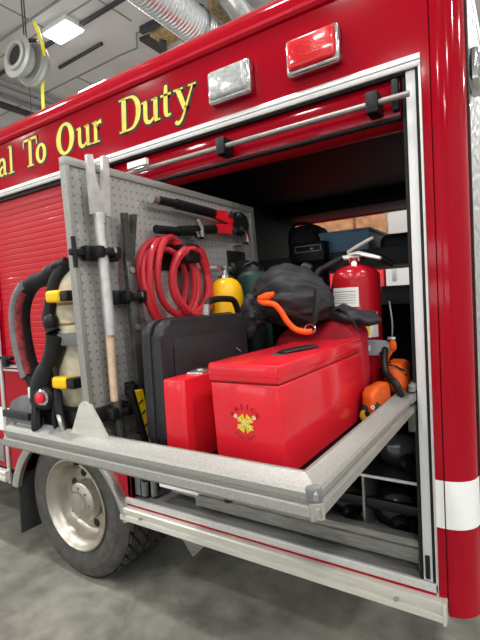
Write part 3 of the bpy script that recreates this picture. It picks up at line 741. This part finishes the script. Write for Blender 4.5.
MB().tube(bez([(-1.25,-.86,1.36),(-1.225,-.87,1.335),(-1.22,-.865,1.30)],4), .008, 8).build('hose_fitting', 'polish', t)

# black hard case standing on edge
t = thing('hard_case', 'large black plastic hard case standing on edge in the tray', 'case', (-.895,-.6,ZT))
def roundslab(mb, x0, x1, y0, y1, z0, z1, r, bev):
    bm = bmesh.new(); pts = []
    for (cy_, cz_, a_) in ((y1-r,z1-r,0),(y0+r,z1-r,90),(y0+r,z0+r,180),(y1-r,z0+r,270)):
        for k in range(7):
            a = rad(a_+15*k); pts.append((cy_+r*cos(a), cz_+r*sin(a)))
    va = [bm.verts.new((x0,y,z)) for y,z in pts]; vb = [bm.verts.new((x1,y,z)) for y,z in pts]; n = len(pts)
    f1 = bm.faces.new(va[::-1]); f2 = bm.faces.new(vb)
    for i in range(n): bm.faces.new([va[i],va[(i+1) % n],vb[(i+1) % n],vb[i]])
    if bev: bmesh.ops.bevel(bm, geom=list(set(f1.edges[:]+f2.edges[:])), offset=bev, segments=3, affect='EDGES', profile=.5)
    return mb.addbm(bm)
b = MB(); roundslab(b,-.932,-.904,-.79,-.34,ZT,1.632,.045,.012); b.build('lid_shell', 'case', t)
b = MB(); roundslab(b,-.906,-.896,-.794,-.336,ZT+.001,1.636,.047,.003); b.build('rim', 'case', t)
b = MB(); roundslab(b,-.898,-.858,-.79,-.34,ZT,1.632,.045,.018); b.build('base_shell', 'case', t)
b = MB(); roundslab(b,-.859,-.855,-.74,-.38,ZT+.05,1.58,.03,.003); b.build('side_panel', 'case', t)
MB().tube(bez([(-.895,-.52,1.63),(-.895,-.515,1.672),(-.895,-.47,1.684),(-.895,-.40,1.684),(-.895,-.355,1.675),(-.895,-.33,1.632)],5), .0115, 10).build('handle', 'black', t)
MB().cyl((-.895,-.528,1.632),(-.895,-.52,1.668),.013,.012,10).build('handle_joint', 'alu_dull', t)

# thin red metal case
t = thing('metal_case', 'slim red metal case wedged between black case and big red box', 'case', (-.79,-.6,ZT))
XA, XB = -.834, -.755
MB().box(XA,XB,-.820,-.42,ZT,1.476,.008,3).build('body', 'toolred', t)
MB().box(XB-.012,XB+.003,-.823,-.42,ZT+.002,1.478,.004).build('lid', 'toolred', t)
MB().rbox((-.789,-.715,1.4795), (.05,.06,.008), (0,0,.2), .003).cyl((-.795,-.70,1.478),(-.795,-.70,1.487),.014,.012,14).build('clasp', 'polish', t)
MB().rbox((-.80,-.60,1.481), (.022,.09,.012), None, .004).build('handle', 'toolred', t)

# big red tool box
t = thing('toolbox', 'big red metal box with a crest on its front, in the tray corner', 'box', (-.59,-.5,ZT))
TA, TB, TF, TK = -.694, -.487, -.80, -.175
b = MB().box(TA+.004,TB-.004,TF+.004,TK-.004,ZT,1.4725,.006,3)
MB().box(TA+.008,TB-.008,TF+.008,TK-.008,1.47,1.4755).build('lid_gap', 'ink', t)
for v in b.v: v.x += (1.476-v.z)*.05
b.build('body', 'toolred', t)
b = MB(); b.box(TA,TB,TF,TK,1.474,1.522,.009,3)
b.build('lid', 'toolred', t, ang=22)
MB().box(TA-.0015,TB+.0015,TF-.0015,TK+.001,1.492,1.4945).build('lid_bead', 'toolred', t)
MB().tube(bez([(-.573,-.62,1.524),(-.572,-.61,1.527),(-.562,-.57,1.528),(-.550,-.52,1.528),(-.541,-.475,1.527),(-.540,-.465,1.524)],5), [(.014,.007)]*26, 10, flat=(1,0,0)).build('handle', 'black', t)
MB().rbox((-.578,-.625,1.523),(.04,.025,.004),(0,0,.2),.001).build('handle_plate', 'dsteel', t)
MB().rbox((-.545,-.465,1.523),(.03,.03,.004),(0,0,.2),.001).build('handle_plate', 'dsteel', t)
b = MB()                                             # crest on the front face
yc = TF+.0025; ccx, ccz = -.588, 1.374
for k in range(4):
    a = PI/4+k*PI/2
    b.add([(ccx,yc,ccz)]+[(ccx+r*cos(a+d),yc,ccz+r*1.0*sin(a+d)) for r,d in ((.010,-.75),(.025,-.58),(.022,-.2),(.0235,0),(.022,.2),(.025,.58),(.010,.75))], [[0,i,i+1] for i in range(1,7)])
b.lathe([(.012,0),(.0,.0005)], (ccx,yc,ccz), (0,-1,0), 20)
b.m = 1
for sg in (1,-1):
    b.rbox((ccx,yc-.0008,ccz),(.056,.0006,.0025),(0,sg*.55,0))
    b.rbox((ccx+sg*.027,yc-.0008,ccz+.017),(.009,.0006,.010),(0,sg*-.55,0))
b.m = 2
def arc_text(s_, r, a0_, a1_, size, flip):
    for i, ch in enumerate(s_):
        if ch == ' ': continue
        a = rad(a0_+(a1_-a0_)*i/(len(s_)-1)); vs, fs = text_geo(ch, size)
        rot = a-PI/2 if not flip else a+PI/2
        out = []
        for p in vs:
            x = p.x; z = p.y-size*.35
            out.append((ccx+r*cos(a)+x*cos(rot)-z*sin(rot), yc-.0005, ccz+r*sin(a)+x*sin(rot)+z*cos(rot)))
        b.add(out, fs)
arc_text('KASSON', .042, 148, 32, .017, False); arc_text('FIRE DEPT', .038, 225, 315, .010, True)
b.build('crest', ['crest','tanink','darkred'], t, flat=True)

# yellow-black wedge left of the case
t = thing('striped_wedge', 'yellow and black striped wedge standing between board and black case', 'wedge', (-1.0,-.75,ZT))
MB().prism([(-1.012,-.772,1.42),(-1.012,-.738,1.42),(-1.012,-.704,ZT),(-1.012,-.725,ZT)], (.018,0,0)).build('body', 'yellow', t)
MB().prism([(-1.011,-.738,1.425),(-1.011,-.728,1.425),(-1.011,-.690,ZT),(-1.011,-.704,ZT)], (.018,0,0)).build('black_edge', 'black', t)
MB().prism([(-1.011,-.784,1.425),(-1.011,-.772,1.425),(-1.011,-.725,ZT),(-1.011,-.737,ZT)], (.018,0,0)).build('black_edge', 'black', t)
for z in (1.385,1.35,1.31): MB().rbox((-.993,-.757+(1.42-z)*.22,z),(.002,.018,.005),(.5,0,0)).build('stripe', 'black', t)
tag(MB().box(-1.085,-1.035,-.80,-.70,ZT,1.262).box(-1.085,-1.078,-.80,-.70,1.262,1.282).box(-1.085,-1.035,-.80,-.794,1.25,1.285).build('foot_bracket', 'polish'), 'small shiny metal bracket on the tray below the pole', 'bracket')

# gas cylinder and canister behind the case
t = thing('gas_cylinder', 'yellow gas cylinder with silver valve behind the black case', 'gas cylinder', (-1.015,-.235,ZT))
MB().lathe([(.06,0),(.066,.008),(.069,.02),(.069,.42),(.067,.455),(.060,.485),(.046,.505),(.026,.516),(.0,.517)], (-1.003,-.245,ZT), (0,0,1), 36).build('body', 'yellowpaint', t)
MB().cyl((-1.012,-.235,1.764),(-1.012,-.235,1.778),.030,.030,20).build('collar', 'chrome', t)
MB().cyl((-1.012,-.235,1.778),(-1.012,-.235,1.815),.012,.012,14).cyl((-1.012,-.275,1.805),(-1.012,-.19,1.805),.010,.010,12).build('valve', 'polish', t)
MB().lathe([(.0,0),(.020,0),(.023,.006),(.020,.014),(.0,.016)], (-1.01,-.185,1.808), (.5,.7,.2), 16).build('valve_knob', 'black', t)
t = thing('canister', 'dark green canister with black neck next to the yellow cylinder', 'canister', (-.995,-.045,ZT))
MB().lathe([(.06,0),(.072,.01),(.072,.50),(.066,.53),(.05,.545),(.0,.546)], (-.995,-.045,ZT), (0,0,1), 32).build('body', 'green', t)
MB().cyl((-.995,-.045,1.795),(-.995,-.045,1.815),.05,.045,24).build('cap', 'black', t)
MB().tube(bez([(-1.02,-.08,1.80),(-1.01,-.08,1.825),(-.99,-.05,1.835),(-.985,-.02,1.825),(-.985,-.005,1.80)],5), .008, 8).build('handle', 'black', t)

# red bag and black drawstring bag
t = thing('duffel_bag', 'red nylon bag lying behind the big red box', 'bag', (-.66,-.06,ZT))
def sq(p, q):
    e = .55
    return Vector((math.copysign(abs(p.x)**e, p.x)*abs(q.x/(p.x or 1)) if p.x else 0, math.copysign(abs(p.y)**e, p.y)*abs(q.y/(p.y or 1)) if p.y else 0, math.copysign(abs(p.z)**e, p.z)*abs(q.z/(p.z or 1)) if p.z else 0))
MB().blob((-.685,-.083,1.43),(.185,.083,.18),.012,9,3,5,lambda p,q: (lambda w_: Vector((w_.x,w_.y,w_.z-(.05*max(0,min(1,(.10-w_.x)/.1)) if w_.z>0 else 0))))(sq(p,q))).build('body', 'bagred', t)
MB().tube(bez([(-.50,-.165,1.55),(-.53,-.17,1.60),(-.57,-.16,1.625),(-.60,-.16,1.60)],5), [(.010,.003)]*16, 8, flat=(0,1,0)).build('strap', 'black', t)
b = MB(); b.blob((-.575,-.10,1.602),(.135,.08,.030),.016,14,8,5,lambda p,q: q+Vector((0,0,-.16*max(0,p.x-.1)*.2+.012*sin(p.x*9+p.y*4)*.4))); b.build('top_flap', 'bagblack', t)
t = thing('drawstring_bag', 'black drawstring bag with orange cord on top of the red bag', 'bag', (-.75,-.2,1.55))
def bagfn(p, q):
    m = Vector((-.80,-.55,.05)); d = (p-m).length
    pull = math.exp(-d*d*3.2)
    ang = math.atan2(p.z-m.z, p.x-m.x)
    q = q*(1-.20*pull)
    pl = abs(sin(ang*4.5+1.2*sin(ang*2)+p.y))**.7
    q += p*(.016*(pl-.55)*math.exp(-d*.8))
    rid = 1-abs(noise.noise(Vector((p.x*.9+p.z*.8, p.z*2.8-p.x*.6, p.y*1.4+3)))*2)
    q += p*(.009*(rid-.5))
    if p.z < 0: q.z *= .82
    if p.x > .2: q.z -= (p.x-.2)*.028
    return q
MB().blob((-.752,-.20,1.672),(.172,.113,.126),.006,12,1,6,bagfn).build('body', 'bagblack', t, ang=60)
b = MB()
for k in range(7):
    a = -2.3+k*.32
    b.blob((-.885+.05*cos(a),-.262+.012*sin(k*2),1.668+.075*sin(a)),(.034,.02,.026),.010,30,k,3)
b.blob((-.885,-.285,1.60),(.035,.02,.075),.014,22,4,4).blob((-.898,-.25,1.65),(.035,.025,.05),.012,20,9,4)
b.build('gathered_mouth', 'bagblack', t)
MB().tube(bez([(-0.750,-.315,1.690),(-0.783,-.32,1.688),(-0.809,-.315,1.674),(-0.788,-.325,1.662),(-0.746,-.325,1.655),(-0.722,-.32,1.628),(-0.704,-.315,1.594),(-0.680,-.305,1.566),(-0.648,-.30,1.556),(-0.620,-.295,1.556)],6), .0105, 10).build('orange_cord', 'cord', t)
MB().blob((-0.788,-.318,1.682),(.03,.016,.013),.006,30,2,3).build('cord_knot', 'cord', t)
MB().lathe([(.018,-.003),(.021,0),(.018,.003),(.015,0),(.018,-.003)], (-0.629,-.295,1.565), (.3,-1,.4), 24, False).build('ring', 'chrome', t)
MB().tube(bez([(-.90,-.29,1.62),(-.905,-.32,1.57),(-.90,-.40,1.54),(-.885,-.45,1.636)][:3]+[(-.835,-.42,1.50)],6), .003, 6).build('thin_cord', 'grey', t)
MB().tube(bez([(-.60,-.28,1.70),(-.60,-.295,1.64),(-.615,-.30,1.58)],5), [(.012,.003)]*11, 8, flat=(1,0,0)).build('side_strap', 'black', t)

# fire extinguisher
t = thing('fire_extinguisher', 'red fire extinguisher with silver lever standing at the back of the tray', 'fire extinguisher', (-.58,.10,ZT))
ex, ey = -.594, .12
MB().lathe([(.085,0),(.096,.01),(.097,.03),(.097,.485),(.093,.508),(.080,.526),(.058,.538),(.034,.545),(.026,.548),(.026,.575),(.0,.575)], (ex,ey,ZT), (0,0,1), 48).build('cylinder', 'extred_shaded', t)
def wraplabel(a0_, a1_, z0, z1, m, nm):
    b = MB(); n = 14; r = .0978; vs = []
    for i in range(n+1):
        a = rad(a0_+(a1_-a0_)*i/n); vs += [(ex+r*cos(a), ey+r*sin(a), z0), (ex+r*cos(a), ey+r*sin(a), z1)]
    b.add(vs, [[2*i,2*i+2,2*i+3,2*i+1] for i in range(n)]); return b.build(nm, m, t)
wraplabel(-150,-68,1.625,1.703,'label','white_label'); wraplabel(-110,-20,1.50,1.60,'label','lower_label')
b = MB()
def lines(a0_, a1_, zs, mi):
    b.m = mi
    for z, h in zs:
        n = 6; vs = []
        for i in range(n+1):
            a = rad(a0_+(a1_-a0_)*i/n); vs += [(ex+.0982*cos(a), ey+.0982*sin(a), z), (ex+.0982*cos(a), ey+.0982*sin(a), z+h)]
        b.add(vs, [[2*i,2*i+2,2*i+3,2*i+1] for i in range(n)])
lines(-140,-75,[(1.685,.003),(1.675,.002),(1.668,.002),(1.660,.002),(1.650,.002),(1.640,.002)],0)
lines(-60,-45,[(1.51,.08)],1); lines(-100,-70,[(1.58,.008),(1.565,.004),(1.55,.004),(1.52,.012)],2)
b.build('label_print', ['grey','yellow','ink'], t, flat=True)
b = MB(); b.box(ex-.022,ex+.022,ey-.02,ey+.02,1.806,1.846,.006); b.cyl((ex-.05,ey-.02,1.828),(ex,ey,1.828),.010,.012,12); b.build('valve_head', 'silverpaint', t)
MB().tube([(ex-.03,ey+.0,1.840),(ex+.02,ey-.03,1.842),(ex+.085,ey-.06,1.821),(ex+.125,ey-.08,1.808)], [(.010,.006),(.011,.007),(.010,.007),(.007,.006)], 10).build('lower_lever', 'silverpaint', t)
MB().tube([(ex-.03,ey,1.853),(ex+.02,ey-.025,1.870),(ex+.09,ey-.05,1.894)], [(.010,.006),(.011,.007),(.008,.006)], 10).build('upper_lever', 'silverpaint', t)
MB().tube(bez([(ex-.05,ey-.02,1.828),(ex-.10,ey-.06,1.798),(ex-.13,ey-.10,1.770),(ex-.14,ey-.12,1.690),(ex-.13,ey-.10,1.590)],6), .012, 10).build('discharge_hose', 'blackrub', t)
MB().lathe([(.012,-.01),(.016,0),(.012,.01)], (ex+.01,ey-.04,1.798), (0,-1,0), 14).build('gauge', 'chrome', t)

# chainsaw behind the side rail
t = thing('chainsaw', 'orange chainsaw lying behind the side rail of the tray', 'chainsaw', (-.45,0,ZT))
MB().blob((-.445,-.17,1.308),(.030,.11,.054),.006,14,3,4,sq).build('housing', 'orange', t)
MB().blob((-.430,.075,1.345),(.042,.095,.065),.008,12,6,4,sq).build('engine_cover', 'orange', t)
sa = (.45,-.89,.15)
MB().lathe([(.0,.008),(.020,.008),(.032,.002),(.036,-.014)], (-.434,-.268,1.290), sa, 24).build('starter_cover', 'black', t)
MB().lathe([(.011,.004),(.018,.006),(.024,.002),(.024,-.01),(.011,-.01)], (-.447,-.278,1.276), sa, 20).build('fuel_cap', 'brass', t)
MB().lathe([(.0035,.0),(.0065,.001),(.0065,.003),(.0035,.003)], (-.428,-.279,1.305), sa, 16, False).build('white_ring', 'label', t)
MB().tube(bez([(-.46,.02,1.46),(-.455,-.02,1.42),(-.44,-.05,1.375),(-.40,-.08,1.345),(-.385,-.07,1.30)],6), .013, 10).build('front_handle', 'black', t)
b = MB()
for k in range(5): b.tube(bez([(-.475+.004*k,-.01+.02*k,1.385-.006*k),(-.43,-.025+.02*k,1.405-.014*k),(-.385,.0+.02*k,1.38-.02*k)],4), .004, 6)
b.build('cooling_fin', 'black', t)
b = MB(); pts = []
for i in range(13):
    a = rad(-90+15*i); pts.append((-.465+.026*cos(a), .014, 1.463+.029*sin(a)))
for i in range(2): pts.append((-.548, .014, 1.492-.058*i))
b.prism(pts, (0,.008,0)); b.build('guide_bar', 'gore', t)
MB().box(-.540,-.515,.012,.014,1.452,1.472).build('bar_mark', 'label', t)
MB().tube([(-.47,.008,1.45),(-.45,.02,1.40)], .012, 8).build('bar_mount', 'black', t)

t = thing('tag_on_cord', 'orange clip hanging on a thin blue cord beside the extinguisher', 'clip', (-.43,.02,1.42))
MB().tube(bez([(-.44,.03,1.64),(-.425,.0,1.56),(-.428,.0,1.50)],5), .003, 6).build('cord', 'grey', t)
MB().box(-.445,-.415,-.006,.006,1.495,1.508,.003).build('metal_clip', 'polish', t)
MB().blob((-.426,.0,1.475),(.014,.008,.024),.0,1,0,3).tube(bez([(-.43,.0,1.455),(-.445,.0,1.43),(-.45,.01,1.415)],4),.006,6).build('orange_tag', 'orange', t)

# deep shelf
t = thing('storage_bin', 'blue plastic bin on the rear shelf of the compartment', 'bin', (-1.07,1.6,1.886))
b = MB()
b.prism([(-1.24,1.36,1.886),(-.91,1.36,1.886),(-.895,1.352,2.11),(-1.255,1.352,2.11)], (0,.012,0)); b.box(-1.24,-.91,1.36,1.8,1.886,1.896); b.box(-1.245,-1.23,1.36,1.8,1.886,2.11); b.box(-.92,-.905,1.36,1.8,1.886,2.11); b.box(-1.24,-.91,1.79,1.8,1.886,2.11)
b.build('body', 'blue', t)
MB().box(-1.262,-.888,1.345,1.815,2.105,2.125,.005).build('rim', 'blue', t)
o = MB().blob((-.74,1.62,1.985),(.13,.16,.10),.012,9,4,4,sq).build('soft_pouch', 'bagblack'); tag(o, 'black soft pouch right of the blue bin on the rear shelf', 'pouch')
t = thing('shoulder_bag', 'black soft bag on the rear shelf left of the blue bin', 'bag', (-1.42,1.55,1.886))
MB().blob((-1.42,1.55,2.05),(.14,.15,.165),.02,9,2,4,sq).build('body', 'bagblack', t)
MB().tube(bez([(-1.53,1.42,2.16),(-1.45,1.38,2.22),(-1.33,1.38,2.2),(-1.29,1.40,2.12)],5), .012, 8).build('handle', 'black', t)
t = thing('radio_charger', 'black box with a grey framed panel on the shelf edge', 'charger', (-1.27,1.25,1.976))
MB().box(-1.44,-1.18,1.24,1.345,1.92,2.06,.008).build('body', 'black', t)
fz = MB(); fz.box(-1.40,-1.20,1.234,1.24,1.99,1.995).box(-1.40,-1.20,1.234,1.24,2.03,2.035).box(-1.40,-1.395,1.234,1.24,1.99,2.035).box(-1.205,-1.20,1.234,1.24,1.99,2.035)
fz.build('panel_frame', 'alu_dull', t)
MB().box(-1.28,-1.26,1.232,1.24,2.005,2.015).build('indicator', 'label', t)
MB().box(-1.44,-1.18,1.25,1.34,1.70,1.92,.01).build('mount', 'dark', t)
t = thing('spray_bottle', 'small pink capped bottle behind the black drawstring bag', 'bottle', (-.86,.35,ZT))
MB().cyl((-.93,.30,ZT),(-.93,.30,1.74),.035,.035,18).build('body', 'grey', t)
MB().cyl((-.93,.30,1.74),(-.93,.30,1.80),.022,.02,16).build('cap', 'pink', t)
MB().tube(bez([(-.93,.30,1.80),(-.90,.29,1.83),(-.86,.28,1.81)],4), .012, 8).build('spout', 'polish', t)
tag(MB().tube(bez([(-.78,.34,1.70),(-.74,.34,1.80),(-.66,.36,1.84),(-.6,.40,1.86),(-.52,.44,1.80)],6), .014, 8).tube(bez([(-.78,.34,1.70),(-.79,.34,1.5),(-.75,.36,ZT+.012)],5), .014, 8).build('cable_loop', 'blackrub'), 'black cable looping behind the extinguisher', 'cable')

# masks in the lower cubbies
def mask(c, rz, label, s=1.):
    t = thing('face_mask', label, 'mask', (c[0],c[1],c[2]), 'breathing masks in the lower cubbies')
    R = Matrix.Translation(c) @ Matrix.Rotation(rz, 4, 'Z') @ Matrix.Scale(s, 4)
    b = MB(); b.X = R; b.blob((0,.03,.075),(.085,.055,.075),.006,16,1,4); b.build('rubber_body', 'blackrub', t)
    b = MB(); b.X = R; b.blob((0,-.005,.09),(.072,.04,.055),0,1,0,4); b.build('visor', 'visor', t)
    b = MB(); b.X = R; b.lathe([(.034,0),(.034,.03),(.026,.045),(.0,.046)], (0,-.03,.045), (0,-1,-.25), 20); b.build('filter', 'black', t)
    b = MB(); b.X = R; b.tube(bez([(-.08,.03,.10),(-.05,.0,.14),(0,-.01,.15),(.05,.0,.14),(.08,.03,.10)],5), [(.010,.004)]*21, 8); b.build('strap', 'black', t)
    b = MB(); b.X = R; b.cyl((.05,-.03,.03),(.055,-.045,.03),.010,.010,10); b.build('buckle', 'polish', t)
mask((-.50,.26,.6325), .5, 'black mask with shiny visor in the lower right cubby', 1.1)
mask((-.72,.27,.6325), .4, 'black mask with shiny visor left of the cubby divider', 1.0)
mask((-.47,.28,.8965), .6, 'black mask with shiny visor on the shelf above the cubbies', 1.1)
mask((-.90,.28,.6325), .3, 'black mask tucked far left in the lower cubby', 1.0)
tag(MB().box(-1.62,-1.05,.3,.9,.6325,.82,.02).build('equipment_case', 'case'), 'dark equipment case low in the compartment under the tray', 'case')

# ------------------------------------------------------------------ light and camera
w = bpy.data.worlds.new('World'); bpy.context.scene.world = w; w.use_nodes = True
bg = w.node_tree.nodes['Background']; bg.inputs[0].default_value = (.85,.93,1,1); bg.inputs[1].default_value = 5.0

cam = bpy.data.cameras.new('camera'); co = bpy.data.objects.new('camera', cam); C.objects.link(co)
cam.sensor_fit = 'VERTICAL'; cam.sensor_height = 36; cam.lens = 36*442.9/640; cam.clip_start = .01
yaw, pitch, roll = .575992739, -.0467249635, -.0552467376
f = Vector((-sin(yaw)*cos(pitch), cos(yaw)*cos(pitch), sin(pitch))); r = Vector((cos(yaw), sin(yaw), 0)); u = r.cross(f)
r2 = cos(roll)*r+sin(roll)*u; u2 = -sin(roll)*r+cos(roll)*u
co.matrix_world = Matrix(((r2.x,u2.x,-f.x,0),(r2.y,u2.y,-f.y,-1.7),(r2.z,u2.z,-f.z,1.68),(0,0,0,1)))
sc = bpy.context.scene; sc.camera = co
vs = sc.view_settings; vs.view_transform = 'Standard'; vs.look = 'None'; vs.gamma = 1; vs.exposure = 0
sc.cycles.max_bounces = 8; sc.cycles.diffuse_bounces = 4; sc.cycles.sample_clamp_indirect = 6
